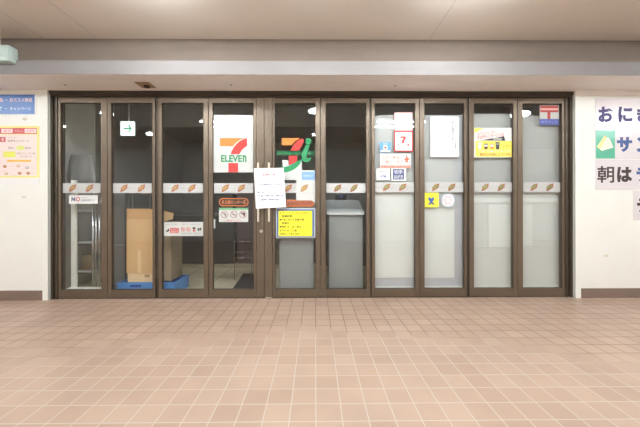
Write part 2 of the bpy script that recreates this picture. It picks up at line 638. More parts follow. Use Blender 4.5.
# ================================================================== THINGS ON THE GLASS
ORD = ['first', 'second', 'third', 'fourth', 'fifth', 'sixth', 'seventh', 'eighth', 'ninth', 'tenth']
WHAT = ['above the small white NO sign', 'below the green arrow light', 'above the wide pictogram sign', 'below the white numeral seven poster',
        'half hidden by papers', 'above the grey cabinet', 'below the red and blue stickers',
        'above the yellow heart sticker', 'below the yellow drinks poster', 'below the postal sticker']
EMB = [(72.5, 89.5), (124, 141.5), (175, 191.8), (225.3, 241.3), (288.3, 304.3), (337.6, 354), (386.6, 402.6), (435.6, 451.6), (485.2, 501.3), (534, 549.8)]
M_STRIP = mat('white_strip_film', (204, 202, 201), 0.35, var=0.02)
M_LINE = mat('strip_hairline', (190, 186, 188), 0.5)
for i, (s0, g0, g1, s1) in enumerate(DOORS):
    t, b = (183.2, 193.0) if i < 6 else (182.2, 192.2)
    st = sheet('safety_strip', 'white strip with two brown marks on the %s door, %s' % (ORD[i], WHAT[i]), 'sticker',
               g0 + 0.7, t, g1 - 0.5, b, INS, M_STRIP, 'safety strips across the glass doors')
    cy = (t + b) / 2
    rect(st, 'hairline', g0 + 0.9, cy - 0.2, g1 - 0.7, cy + 0.2, M_LINE, 1)
    for e in EMB[i]:
        outer = [(e - 3.7, cy + 3.9), (e - 3.0, cy - 0.3), (e - 0.4, cy - 2.9), (e + 3.8, cy - 3.8), (e + 2.9, cy + 0.5), (e - 0.9, cy + 3.2)]
        inner = [(e - 3.0, cy + 1.8), (e - 2.4, cy - 0.3), (e - 0.2, cy - 2.3), (e + 2.4, cy - 2.8), (e + 1.9, cy - 0.2), (e - 0.6, cy + 1.9)]
        shapes(st, 'emblem', [(outer, 0, 0), (inner, 1, 1)], [M_RUST, M_TAN if i < 5 else M_OLIVE], 2)

# -- door 1: small NO sign
s = sheet('no_sign', 'small white sign with navy N and red O on the first glass door', 'sign', 69, 195.2, 97.7, 203.8, INS, M_WHITE)
text(s, 'N', 71.4, 197.0, 75.2, 201.3, mat('deep_navy_print', (38, 66, 112), 0.5), bold=0.05)
ring(s, 'red_letter', 77.9, 199.15, 2.2, 0.9, mat('rose_red_print', (206, 84, 104), 0.5))
text(s, '店内は', 81, 196.9, 87.2, 198.4, M_GREY)
text(s, '全面禁煙です', 81, 199.3, 94.8, 201.3, M_NAVY)

# -- door 3: wide pictogram sign
s = sheet('pictogram_sign', 'wide white sign with red block and small prohibition pictograms on the third glass door', 'sign', 163.9, 222, 203.2, 236, INS, M_WHITEG)
text(s, '店内での撮影', 165.9, 223.6, 178, 225.2, M_GREY)
text(s, 'ご遠慮ください お願いします', 180.5, 223.6, 200, 225.2, M_GREY)
shape(s, 'hand_pictogram', [(166, 232), (167.6, 229.6), (169, 228.4), (169.3, 230.4), (167.8, 232)], M_BLACK)
b_ = rect(s, 'red_block', 170.1, 227.9, 178.8, 233.2, mat('soft_red_print', (214, 96, 92), 0.5))
text(b_, '防犯カメラ', 171, 228.7, 178, 230.3, M_WHITE)
text(b_, '録画中', 171, 231, 178, 232.6, M_WHITE)
ring(s, 'no_photo_pictogram', 183, 229.3, 2.1, 0.45, M_RED, slash=True)
ring(s, 'no_entry_pictogram', 188.4, 229.4, 2.1, 0.45, M_RED, slash=True)
shapes(s, 'cup_pictogram', [(rpts(192.6, 227.3, 195.4, 229.2), 0, 0), (rpts(193, 229.6, 195, 231.6), 1, 0)], [M_BLACK, M_RED])
shapes(s, 'dog_pictogram', [(rpts(197.6, 228.2, 199.4, 230.8), 0, 0), (rpts(199.8, 227.6, 201.2, 230.4), 0, 0)], [M_BLACK])
text(s, '禁煙 撮影 飲食 犬', 181.5, 232.6, 201, 234.4, M_GREY)

# -- door 4: numeral seven poster
s = sheet('logo_poster', 'white poster with orange and red numeral seven and green ELEVEN lettering', 'poster', 213.4, 115.0, 253.2, 172.4, INS, mat('logo_white', (212, 211, 209), 0.5))
ora = [(220, 138)] + [(245.4, 138)] + [(242.0, 139.0), (238.6, 140.8), (235.6, 143.2), (233.0, 146.2)] + [(220, 146.2)]
shape(s, 'numeral_bar', ora, M_ORANGE)
red = [(247, 138), (247, 146.0), (244.2, 147.8), (241.6, 150.4), (239.4, 154.2), (230.6, 154.2), (231.6, 151.2), (233.6, 147.6), (236.2, 144.2), (239.6, 141.2), (243.2, 139.2)]
shape(s, 'numeral_stroke', red, M_RED)
text(s, 'ELEVE', 221, 155.0, 242.0, 162.0, M_GREEN, bold=0.035)
text(s, 'n', 242.7, 155.0, 246.4, 162.0, M_GREEN, bold=0.035)
rect(s, 'numeral_foot', 228.4, 163.0, 238.1, 172.3, M_RED)

s = sheet('name_sticker', 'dark pill-shaped sticker with orange rim and lettering under the numeral seven poster', 'sticker', 224, 201.5, 243, 203, INS, M_DARK)
shape(s, 'rim', pill(219, 198.2, 248.4, 206.1), M_ORANGE, 1)
f_ = shape(s, 'face', pill(219.7, 198.9, 247.7, 205.4), mat('dark_brown_film', (58, 34, 26), 0.5), 2)
text(s, '名古屋センター店', 221.6, 200.2, 245.8, 204.2, mat('bright_orange_print', (250, 150, 84), 0.5), 3)

s = sheet('prohibition_sticker', 'white sticker with green top edge and three round prohibition signs', 'sticker', 219, 207.9, 248.2, 222, INS, M_WHITEG)
rect(s, 'green_edge', 219, 207.9, 248.2, 209.9, mat('pale_green_print', (120, 190, 140), 0.5))
for cx in (224.4, 233.9, 242.9):
    ring(s, 'prohibition_sign', cx, 214.4, 3.6, 0.5, mat('dull_red_print', (170, 92, 92), 0.5), 2, slash=True)
shape(s, 'pet_pictogram', [(222.4, 213), (225.2, 212.6), (226.4, 214.6), (225.6, 216.6), (225, 214.4)], M_GREY, 1)
shape(s, 'cigarette_pictogram', rpts(231.6, 214.2, 236.4, 215), M_GREY, 1)
shape(s, 'cup_pictogram', [(241, 212.6), (245, 212.6), (245, 216.2), (243.4, 216.2), (243.4, 214), (241, 214)], M_BLACK, 1)
text(s, 'ご遠慮ください', 224, 219.7, 243.6, 221.3, M_RED)

# small tag on the fourth door's left edge
s = sheet('edge_tag', 'tiny pale tag stuck at the left edge of the fourth glass door', 'sticker', 213.5, 219.2, 215.3, 228.4, INS, M_WHITEG)

# -- door 5: cut-out logo on the glass
base = P(295, 180, INS)
lg = empty('logo_decal', base)
lg['_y'] = INS + 0.0005
tag(lg, 'orange, red and green seven and i logo stuck on the fifth glass door', 'decal')
rect(lg, 'numeral_bar', 281.9, 138, 281.95, 138.05, M_ORANGE) if False else None
shape(lg, 'numeral_bar', [(281.9, 138), (300, 138), (296.6, 140.2), (293.6, 142.8), (291.6, 145.2), (281.9, 145.2)], M_ORANGE)
shape(lg, 'numeral_stroke', [(303.4, 138.6), (303.6, 141.6), (302.0, 145.4), (298.6, 150.6), (290.4, 150.6), (292.8, 146.2), (296.0, 142.2), (299.6, 139.2)], M_RED)
shape(lg, 'numeral_foot', [(288.6, 155.6), (297.2, 155.6), (296.8, 161.4), (293.6, 163.4), (289, 165.2)], M_RED)
shape(lg, 'letter_dot', circ(308.4, 141.2, 3.0), M_GREEN)
shape(lg, 'letter_stem', [(305.8, 144.8), (310, 144.8), (308.6, 148.6), (307.2, 152.6), (306.4, 156.8), (307.2, 158.2), (309, 158), (311.2, 156.8), (310.4, 160), (308.4, 161.9), (305.6, 162.3), (303, 161.2), (301.8, 158.4), (302.2, 154), (303.8, 149.2)], M_GREEN)
text(lg, 'SEVEN&i HOLDINGS', 276.2, 151.0, 315.2, 155.2, mat('light_green_print', (30, 165, 100), 0.5), 2, bold=0.003)
shape(lg, 'white_ground', [(282.2, 160.2), (288.4, 160.2), (288.6, 165.6), (293.6, 163.6), (297, 161.6), (301.7, 159.6), (301.7, 180), (284.2, 180)], M_WHITEG, 1)
shape(lg, 'swoosh', [(281.0, 165.2), (284, 167.2), (289.8, 165.6), (296.6, 161.6), (302.6, 158.6), (300, 164), (296.8, 167.4), (292.6, 170.2), (288.4, 171.8), (284.8, 172.6), (282.4, 171)], M_GREEN, 2)

s = sheet('notice_sticker', 'pale blue topped white sticker beside the white notice, right part of the fifth glass door', 'sticker', 296.2, 180.0, 315.2, 202.4, INS - 0.0012 + 0.0004, mat('thin_white_film', (216, 214, 212), 0.4))
rect(s, 'blue_header', 301.8, 171.6, 314.8, 179.9, mat('pale_blue_print', (140, 184, 226), 0.5))
text(s, 'お知らせ', 303.6, 174.6, 313, 177.0, M_WHITE, 2)
rect(s, 'white_top', 301.8, 170.2, 314.8, 171.6, M_WHITEG, 1)
e, cy = 304.6, 188
shapes(s, 'emblem', [([(e - 3.2, cy + 3.6), (e - 2.5, cy - 0.1), (e - 0.2, cy - 2.5), (e + 3.2, cy - 3.4), (e + 2.6, cy + 0.6), (e + 0.3, cy + 2.6)], 0, 0)], [M_TAN], 1)
rect(s, 'hairline', 296.4, 192.8, 315.0, 193.2, M_LINE)

s = sheet('name_sticker', 'rust orange pill-shaped sticker above the yellow notice', 'sticker', 284, 202.5, 308, 203.6, INS, M_RUST)
shape(s, 'rim', pill(279, 199.8, 314.2, 206.6), M_ORANGE, 1)
shape(s, 'face', pill(279.6, 200.4, 313.6, 206.0), M_RUST, 2)
text(s, '名古屋センター店', 284, 201.4, 311.6, 205.2, mat('dark_rust_print', (120, 60, 40), 0.6), 3)

# -- yellow notice in its frame, on the corridor side
s = sheet('notice_board', 'yellow printed notice in a grey and blue frame on the fifth glass door', 'notice', 275.9, 207.9, 315.3, 237.6, OUT - 0.004, mat('grey_frame', (186, 190, 196), 0.45), th=0.004)
rect(s, 'blue_border', 277.1, 209.4, 314, 236.8, mat('blue_border_print', (70, 104, 160), 0.5), 1)
y_ = rect(s, 'yellow_sheet', 278.5, 210.8, 312.2, 236.2, M_YELLOW, 2)
M_OCHRE = mat('ochre_print', (130, 112, 30), 0.6)
M_YK = mat('dark_olive_print', (58, 56, 28), 0.6)
for body, x0, x1, yc, hh, m in (('セブン‐イレブンからのお知らせ', 279.4, 311, 213.1, 1.1, M_OCHRE), ('営業時間', 282, 292, 216.2, 1.15, M_YK), ('●7月21日から当面の間', 279.6, 304, 219.6, 1.15, M_YK),
                                ('休業日', 282, 289, 223.1, 1.1, M_YK), ('●毎週 土・日・祝日', 279.6, 301, 226.7, 1.15, M_YK), ('お客様のご来店', 279.6, 296.7, 230.6, 1.1, M_YK), ('お待ちしております', 279.6, 299.3, 234.0, 1.1, M_YK)):
    text(s, body, x0, yc - hh, x1, yc + hh, m, 3, bold=0.025)

# -- white notice hung over the two pull handles
bm = bmesh.new()
Yn = -0.0352
cs = [P(253.9, 168.3, Yn), P(283.7, 167.7, Yn), P(286.1, 207.0, Yn), P(255.9, 208.8, Yn)]
vs = [bm.verts.new(c) for c in cs] + [bm.verts.new(c + Vector((0, 0.0008, 0))) for c in cs]
bm.faces.new(vs[:4]); bm.faces.new(vs[7:3:-1])
for i in range(4):
    bm.faces.new([vs[i], vs[4 + i], vs[4 + (i + 1) % 4], vs[(i + 1) % 4]])
s = finish('paper_notice', bm, M_WHITE)
s['_y'] = Yn
tag(s, 'white paper notice hung slightly tilted over the two middle door handles', 'notice')
for body, x0, x1, yc, hh, m in (('お知らせ', 262.8, 275.2, 174.9, 1.0, M_RED), ('いつもご利用ありがとうございます', 257.4, 282, 184.8, 0.95, M_NAVY), ('営業日', 257.4, 264, 192.4, 0.85, M_NAVY),
                                ('平日、月曜日〜金曜日', 258, 283, 195.9, 1.0, M_NAVY), ('朝7時〜夜7時30分', 261.4, 279.6, 199.8, 1.05, M_NAVY), ('ご了承くださいますようお願いします', 262.6, 283.6, 203, 0.5, M_GREY)):
    text(s, body, x0, yc - hh, x1, yc + hh, m, bold=0.03, slope=-0.02)

# -- door 7
def framed(lbl, x0, y0, x1, y1, bw, bm_, inner):
    s = sheet('framed_card', lbl, 'poster', x0, y0, x1, y1, INS, bm_)
    rect(s, 'face', x0 + bw, y0 + bw, x1 - bw, y1 - bw, inner, 1)
    return s


s = framed('pale card with thin red rim at the top of the seventh glass door', 394.2, 112.2, 412.5, 130.9, 0.5, mat('rose_print', (222, 120, 122), 0.5), mat('pale_pink_film', (240, 226, 228), 0.4))
text(s, '営業時間', 398.6, 114.6, 407.6, 116.8, M_GREY, 2)
text(s, '7:00-19:30', 397.5, 126.0, 408.5, 128.0, M_GREY, 2)
s = framed('red framed white card with small numeral seven on the seventh glass door', 394.2, 131.2, 413, 151.6, 1.1, M_RED, M_WHITE)
shapes(s, 'numeral', [([(400.4, 136.4), (405.8, 136.4), (405.6, 138), (400.4, 138)], 0, 0), ([(405.8, 136.4), (405.8, 138.4), (404.2, 140.6), (404, 143.4), (401.8, 143.4), (402, 140.8), (403.6, 138.2)], 0, 0)], [M_RED], 2)
text(s, 'MEAL', 398.4, 139.0, 401.4, 142.0, M_NAVY, 3); text(s, 'SET', 405.6, 139.0, 408.4, 142.0, M_NAVY, 3)
text(s, 'お食事お届け', 396.6, 147.2, 410.6, 149.4, M_GREY, 2)
shape(s, 'red_dot', circ(398.2, 144.8, 0.7, 10), M_RED, 2); rect(s, 'red_mark', 407.4, 143.8, 409, 145.8, M_RED, 2)
text(s, 'セブンの', 398.4, 134, 408, 135.2, M_CORAL, 2)
s = sheet('blue_sticker', 'small light blue sticker with red centre on the seventh glass door', 'sticker', 380, 142.2, 390.8, 152.4, INS, mat('sky_blue_print', (104, 166, 222), 0.5))
rect(s, 'white_foot', 380.6, 150.2, 390.2, 152.0, M_WHITE); shapes(s, 'picture', [(rpts(383.4, 145.4, 387.4, 149.6), 0, 0), (circ(385.4, 147.6, 1.1, 12), 1, 1)], [M_WHITE, M_RED])
text(s, '無料', 383, 142.9, 388, 144.8, M_WHITE)
s = sheet('delivery_sign', 'white sign with coral lettering and running figure on the seventh glass door', 'sign', 380.2, 153.5, 410.6, 168, INS, M_WHITE)
text(s, 'お店の商品', 382, 155.8, 399.6, 159.3, M_CORAL, bold=0.012)
text(s, 'お届けします', 382, 160.2, 403.4, 163.7, M_CORAL, bold=0.012)
rect(s, 'coral_band', 380.6, 165.4, 410.4, 167.8, M_CORAL)
text(s, 'くわしくはスタッフまでおたずねください', 381.6, 165.9, 409.4, 167.3, M_WHITE, 2)
shape(s, 'running_figure', [(405.6, 155.2), (406.8, 155.0), (407.0, 157), (409.9, 159), (407.6, 160.4), (408.4, 162.4), (409.6, 163.6), (407.4, 162.8), (406.4, 161.4), (404.4, 163.6), (405.6, 160.6), (404.0, 159.6), (405.8, 158)], mat('vermilion_print', (236, 92, 56), 0.5))
s = sheet('white_sticker', 'small white square sticker with blue words, left of the blue square sticker', 'sticker', 376.2, 168.4, 390.1, 180.2, INS, M_WHITE)
text(s, 'ATM', 380.4, 175.2, 386, 177.6, M_BLUE, bold=0.03)
text(s, 'ご利用いただけます', 378, 171, 388.4, 172.2, M_GREY)
s = sheet('square_sticker', 'white sticker with a blue square of characters, right of the small white sticker', 'sticker', 391.3, 168.2, 406, 181, INS, M_WHITE)
b_ = rect(s, 'blue_square', 393, 169.1, 404, 179.5, M_NAVY)
text(s, '切手', 394.2, 169.9, 402.8, 174.0, M_WHITE, 2, bold=0.02); text(s, 'はがき', 394.2, 174.8, 402.8, 178.7, M_WHITE, 2, bold=0.02)

# -- door 8
s = sheet('vertical_notice', 'white notice with columns of vertical writing on the eighth glass door', 'notice', 430.4, 116.6, 458.8, 157, INS, mat('faint_pink_paper', (236, 230, 232), 0.5))


def vert(s, body, cx, y0, y1, w, m, bold=0.0):
    text(s, '\n'.join(body), cx - w / 2, y0, cx + w / 2, y1, m, bold=bold, line=1.0)


vert(s, 'お客様各位', 456, 121, 131.6, 1.3, M_BLACK, 0.01)
vert(s, '店主敬白', 455.6, 140.6, 149, 1.3, M_BLACK, 0.01)
vert(s, '営業時間変更のお知らせについて', 453, 121, 153.4, 1.5, mat('mid_grey_print', (70, 64, 70), 0.6), 0.03)
for cx, y0, y1, body in ((447.2, 124, 138, '平素は格別のお引立'), (441.8, 121.6, 152, '誠に勝手ながら営業時間を変更させて'), (438, 124, 150, 'いただきますので何卒ご了承'), (434.8, 122, 144, 'くださいますようお願い')):
    vert(s, body, cx, y0, y1, 1.1, mat('faint_grey_print', (150, 144, 148), 0.6))
s = sheet('heart_sticker', 'square yellow sticker with a blue heart and ribbon tails on the eighth glass door', 'sticker', 424.8, 192.8, 438.6, 207.2, INS, M_YELLOW)
heart = [(431.4, 199.0)] + [(432.2, 197.4), (433.6, 197.2), (434.3, 198.6), (433.8, 200.4), (431.4, 203.4), (428.8, 200.4), (428.2, 198.6), (428.9, 197.2), (430.4, 197.4)]
shape(s, 'heart', heart, M_BLUE, 2)
shape(s, 'ribbon_tail', [(431.6, 201.4), (434.6, 203.8), (433.8, 205), (432.4, 204.4), (430.8, 202.6)], M_NAVY, 1)
shape(s, 'ribbon_tail', [(431.0, 201.4), (428.0, 204), (428.8, 205), (430.4, 204.4), (432.0, 202.6)], M_NAVY, 1)
text(s, 'こころをつなぐ', 426.4, 194.2, 437, 195.8, M_ORANGE)
s = sheet('round_sticker', 'round white sticker with pale blue rim and pink pattern, right of the yellow heart sticker', 'sticker', 445, 199.5, 451, 201, INS, M_WHITE)
shape(s, 'rim', circ(448, 200.2, 6.9, 32), mat('ice_blue_print', (204, 216, 232), 0.5), 1)
shape(s, 'face', circ(448, 200.2, 5.9, 32), M_WHITE, 2)
shapes(s, 'flower_pattern', [(circ(448 + 3.4 * math.cos(t), 200.2 + 3.4 * math.sin(t), 1.5, 12), 0, 0.2 * j) for j, t in enumerate([math.pi * 2 * q / 6 for q in range(6)])] + [(circ(448, 200.2, 2.2, 14), 1, 2)], [mat('blush_print', (240, 206, 214), 0.5), M_WHITE], 3)

# -- door 9: drinks poster
s = sheet('drinks_poster', 'yellow and white poster of four drinks at the top of the ninth glass door', 'poster', 474.1, 127.8, 513.0, 157.4, INS, mat('white_gloss_paper', (232, 230, 226), 0.3))
rect(s, 'yellow_ground', 475.6, 141.0, 512, 156.8, mat('lemon_print', (250, 234, 96), 0.45))
shape(s, 'yellow_corner', [(474.4, 128.2), (484, 128.2), (474.4, 133)], MATS['lemon_print'])
M_ROSE = mat('crimson_print', (206, 70, 90), 0.5)
text(s, 'セブンイレブン', 477.2, 132.6, 496, 135.8, M_ROSE, 2, slope=-0.13, bold=0.01)
text(s, '名古屋センタービル店', 477.2, 136.0, 504, 139.6, M_ROSE, 2, slope=-0.13, bold=0.01)
shape(s, 'black_wedge', [(481, 140.4), (504, 136.2), (505.4, 140.8)], M_BLACK, 2)
text(s, 'OPEN!', 493, 137.8, 502, 140.3, M_WHITE, 3, bold=0.02)


def cup(cx, y0, y1, w, mb, mt):
    return shapes(s, 'drink_cup', [([(cx - w, y0), (cx + w, y0), (cx + w * 0.7, y1), (cx - w * 0.7, y1)], 0, 0), ([(cx - w * 0.8, y0 + 1), (cx + w * 0.8, y0 + 1), (cx + w * 0.72, y0 + 3), (cx - w * 0.72, y0 + 3)], 1, 1)], [mb, mt], 3)


cup(479.8, 142.6, 148.8, 2.0, M_WHITE, mat('cream_print', (236, 224, 200), 0.5))
cup(486, 143.6, 149.2, 2.1, mat('coffee_print', (92, 58, 36), 0.5), M_WHITE)
cup(491.9, 143.6, 149.2, 2.0, mat('amber_print', (226, 162, 60), 0.5), M_WHITE)
cup(497.6, 142.0, 149.4, 2.2, mat('slate_print', (62, 66, 78), 0.5), M_GREY)
text(s, 'コーヒー', 502.4, 144, 510, 147.6, M_ORANGE, 3)
text(s, 'ひきたて淹れたてをどうぞ', 478.6, 150.0, 510.8, 152.4, M_WHITE, 3, bold=0.01)
text(s, '毎日のお供に１００円', 479.8, 153.0, 510, 156.0, M_RUST, 3, bold=0.02)

# -- door 10: postal mark sticker
s = sheet('postal_sticker', 'red and blue postal mark sticker at the top right of the tenth glass door', 'sticker', 539.6, 105.2, 558.9, 125.0, INS, mat('postal_white', (196, 195, 190), 0.5))
rect(s, 'blue_foot', 539.6, 119, 558.9, 125, mat('royal_print', (76, 92, 170), 0.5))
text(s, 'ゆうパック', 541.4, 120.6, 557, 123.6, mat('lilac_print', (158, 160, 224), 0.5), 2, bold=0.01)
shapes(s, 'postal_mark', [(rpts(540.2, 105.6, 558.4, 108.2), 0, 0), (rpts(540.2, 110.2, 558.4, 112.2), 0, 0), (rpts(547.4, 112.2, 550.4, 119), 0, 0)], [mat('postal_red', (180, 44, 44), 0.5)])
rect(s, 'pale_line', 540.2, 108.2, 558.4, 110.2, mat('peach_print', (236, 180, 168), 0.5))

# ================================================================== SIGNS ON THE WALLS
s = sheet('wall_sign', 'blue sign with pale lettering at the top of the left wall', 'sign', -42, 93.8, 36, 115, WALLY - 0.006, M_WHITE, th=0.006)
b_ = rect(s, 'blue_face', -41, 94.6, 34.6, 114.2, mat('sign_blue_print', (50, 100, 168), 0.3))
M_PALEPINK = mat('pale_pink_letters', (240, 206, 200), 0.5)
text(s, 'おススメ商品', 9.8, 98.0, 32.2, 102.0, M_PALEPINK, 2, bold=0.02); text(s, '新商品・', -14, 98.0, 7.2, 102.0, M_PALEPINK, 2, bold=0.02)
text(s, 'キャンペーン', 9.8, 106.8, 31, 110.6, mat('pale_letters', (206, 224, 232), 0.5), 2, bold=0.02); text(s, '情報・', -12, 106.8, 7, 110.6, MATS['pale_letters'], 2, bold=0.02)

s = sheet('menu_poster', 'pink poster with yellow border and red header on the left wall', 'poster', -28, 125.8, 39.4, 184.4, WALLY - 0.003, M_WHITE, th=0.003)
rect(s, 'yellow_border', -28, 125.8, 39.4, 177.8, mat('straw_print', (236, 224, 140), 0.5), 1)
rect(s, 'pink_face', -26, 134.6, 37, 175.8, M_PINK, 2)
rect(s, 'red_header', -26, 128.0, 36.8, 133.8, mat('brick_red_print', (206, 78, 84), 0.5), 2)
for a_, b_ in ((1.4, 12.6), (24.6, 36.2)):
    rect(s, 'header_box', a_, 128.9, b_, 132.9, mat('rose_white_print', (250, 228, 228), 0.5), 3)
text(s, '毎日', 3.4, 129.5, 10.6, 132.3, M_RED, 4); text(s, 'うれしい', 14.4, 129.6, 23.4, 132.2, M_WHITE, 3); text(s, 'お買得', 26.4, 129.6, 34.6, 132.2, M_RED, 4)
rect(s, 'red_tab', -1.5, 137.0, 5.6, 142.0, MATS['brick_red_print'], 3); text(s, '新', 1.4, 138, 4.4, 141.2, M_WHITE, 4, bold=0.02)
text(s, '今だけのお得な', 7.6, 136.8, 17, 138.2, M_GREY, 3)
text(s, '応援キャンペーン', 7.8, 139.6, 29, 142.2, mat('umber_print', (92, 72, 66), 0.6), 3, bold=0.01)
text(s, '対象の', 8, 146.8, 14, 149.2, MATS['umber_print'], 3); text(s, '商品が', 25, 146.8, 31.4, 149.2, MATS['umber_print'], 3)
shape(s, 'lime_patch', circ(20.4, 147.8, 4.2, 16, 2.4), mat('lime_print', (216, 222, 120), 0.5), 3)
rect(s, 'lime_patch', 3.2, 151.4, 15.6, 157.4, MATS['lime_print'], 3)
text(s, '100', 4.6, 152.2, 14, 156.6, M_YELLOW, 4, bold=0.02)
text(s, '円引きクーポン券', 16.6, 152.4, 35.2, 154.4, MATS['umber_print'], 3); text(s, 'プレゼント', 19.4, 155.4, 32, 157.4, MATS['umber_print'], 3)
rect(s, 'orange_bar', 7.0, 159.8, 31, 161.8, mat('marigold_print', (240, 184, 64), 0.5), 3)
for j, (cx, cy, m) in enumerate(((4.8, 166.4, M_RUST), (18.4, 165.8, M_TAN), (27, 167.4, M_GREY), (6.4, 173.4, M_TAN), (19.7, 173.2, M_RUST), (28.2, 173.2, M_RUST))):
    shapes(s, 'food_picture', [(circ(cx, cy, 1.9, 14, 1.5), 0, 0), (circ(cx, cy - 0.3, 1.2, 12, 0.8), 1, 1)], [m, M_TAN if m is M_RUST else M_PINK], 3)
for x0, x1, y0 in ((9.8, 14, 165.4), (22, 25.2, 163.4), (33, 36.4, 168.8), (2.6, 8, 169.6), (10.6, 16, 174.6), (32, 35, 173.2)):
    text(s, 'おいしい', x0, y0, x1, y0 + 1.1, M_GREY, 3)

# right wall: four big glossy word boards
M_BOARD = mat('glossy_white_board', (222, 215, 217), 0.16, var=0.01)
M_INDIGO = mat('indigo_print', (70, 66, 112), 0.6)
M_STEELB = mat('steel_blue_print', (70, 92, 146), 0.6)
M_BROWNK = mat('dark_brown_print', (58, 44, 42), 0.6)


def board(lbl, x0, y0, x1, y1):
    return sheet('word_board', lbl, 'sign', x0, y0, x1, y1, WALLY - 0.004, M_BOARD, 'word boards on the right wall', th=0.004)


s = board('topmost white board with violet lettering on the right wall', 595.5, 98.4, 690, 129.4)
for ch, x0, x1 in (('お', 598.2, 613.6), ('に', 618.2, 632.6), ('ぎ', 636.8, 652), ('り', 656, 668)):
    text(s, ch, x0, 106.6, x1, 122.2, M_INDIGO, bold=0.05, res=4)
s = board('white board with green sandwich picture on the right wall', 595.5, 129.9, 690, 159.0)
g_ = rect(s, 'green_panel', 595.8, 130.6, 615, 158.4, mat('jade_print', (78, 172, 140), 0.25))
shapes(s, 'sandwich_picture', [([(604.4, 135.5), (609.6, 138.5), (613.4, 147.5), (601.8, 150.9), (596.9, 146.8)], 0, 0), ([(604.4, 135.5), (606.8, 136.9), (600.2, 149.6), (596.9, 146.8)], 1, 1), ([(605.2, 136.2), (605.9, 136.5), (599.2, 148.9), (598.4, 148.2)], 2, 2)],
       [mat('bread_print', (238, 228, 210), 0.4), mat('filling_print', (236, 226, 160), 0.4), mat('egg_print', (232, 204, 120), 0.4)], 2)
for ch, x0, x1 in (('サ', 616.8, 632.2), ('ン', 636.4, 651), ('ド', 655, 668)):
    text(s, ch, x0, 137, x1, 152, M_STEELB, bold=0.05, res=4)
s = board('white board with dark brown lettering on the right wall', 595.5, 159.5, 690, 189.6)
text(s, '朝', 597.3, 166, 614.2, 183, M_BROWNK, bold=0.018, res=4); text(s, 'は', 617, 166.8, 632.2, 182.2, M_BROWNK, bold=0.05, res=4)
text(s, 'ラ', 636.4, 167.6, 651, 182.2, M_STEELB, bold=0.05, res=4)
s = board('lowest white board on the right wall, cut by the photo edge', 633.9, 190.4, 700, 220)
text(s, 'う', 636.6, 198.2, 650, 213, M_BROWNK, bold=0.05, res=4)

# marks left on the walls
bm = bmesh.new(); c = P(25.4, 119, WALLY)
tube(bm, [(c.x, WALLY, c.z), (c.x, WALLY - 0.012, c.z)], 0.014, 14); tube(bm, [(c.x, WALLY - 0.012, c.z), (c.x, WALLY - 0.02, c.z - 0.012), (c.x, WALLY - 0.028, c.z + 0.002)], 0.004, 8)
tag(finish('wall_hook', bm, mat('ivory_plastic', (214, 204, 188), 0.5)), 'small ivory hook between the blue sign and the pink poster', 'hook')
for px, py, lb in ((24, 197.2, 'small torn tape mark on the left wall below the pink poster'), (606, 255.8, 'small tape mark low on the right wall')):
    bm = bmesh.new(); c = P(px, py, WALLY)
    box(bm, c.x - 0.022, c.x + 0.022, WALLY - 0.001, WALLY, c.z - 0.009, c.z + 0.012, 0.0004)
    tag(finish('tape_mark', bm, mat('aged_tape', (222, 214, 194), 0.4)), lb, 'tape')

# sensor plate and screws on the soffit's underside
q = [PZ(x, y, Z_SOF) for x, y in ((134.5, 81.6), (149.5, 81.6), (156, 87.8), (141.5, 87.8))]
xs0, xs1 = min(v.x for v in q), max(v.x for v in q)
cx, cy = sum(v.x for v in q) / 4, sum(v.y for v in q) / 4
hw = 0.066
bm = bmesh.new(); box(bm, cx - hw, cx + hw, cy - hw, cy + hw, Z_SOF - 0.006, Z_SOF, 0.002)
s = tag(finish('soffit_plate', bm, mat('brown_plate', (158, 132, 102), 0.6)), 'square brown plate with a dark socket on the soffit above the second door', 'ceiling plate')
bm = bmesh.new(); tube(bm, [(cx + 0.005, cy + 0.012, Z_SOF - 0.005), (cx + 0.005, cy + 0.012, Z_SOF - 0.02)], 0.026, 16)
finish('socket', bm, mat('dark_brown_socket', (60, 40, 28), 0.6), parent=s)['label'] = 'dark round socket'
for (px, py, lb) in ((65, 84.6, 'leftmost screw cap on the soffit'), (231, 84.6, 'screw cap on the soffit above the fourth door'), (395.5, 85.4, 'screw cap on the soffit above the seventh door')):
    v = PZ(px, py, Z_SOF); bm = bmesh.new()
    tube(bm, [(v.x, v.y, Z_SOF + 0.001), (v.x, v.y, Z_SOF - 0.004)], 0.012, 12)
    tag(finish('screw_cap', bm, mat('beige_cap', (176, 156, 138), 0.6)), lb, 'screw cap', 'screw caps on the soffit')

# pale stand-in for a bright patch at the left end, above the soffit
a_ = P(8.5, 53, -0.45)
root = empty('pale_stand_in', (a_.x - 0.1, -0.42, Zp(62.5, -0.45)))
tag(root, 'pale aqua rounded stand-in cover above the soffit at the left edge', 'lamp')
bm = bmesh.new(); box(bm, a_.x - 0.2, a_.x, -0.45, -0.36, Zp(61.5, -0.45), Zp(45, -0.45), 0.03)
finish('stand_in_cover', bm, mat('aqua_stand_in', (176, 192, 186), 0.4), parent=root)
bm = bmesh.new(); box(bm, a_.x - 0.19, a_.x - 0.14, -0.42, -0.38, Zp(46, -0.45), Z_CEIL, 0.003)
finish('stand_in_stem', bm, M_SOFFIT, parent=root)

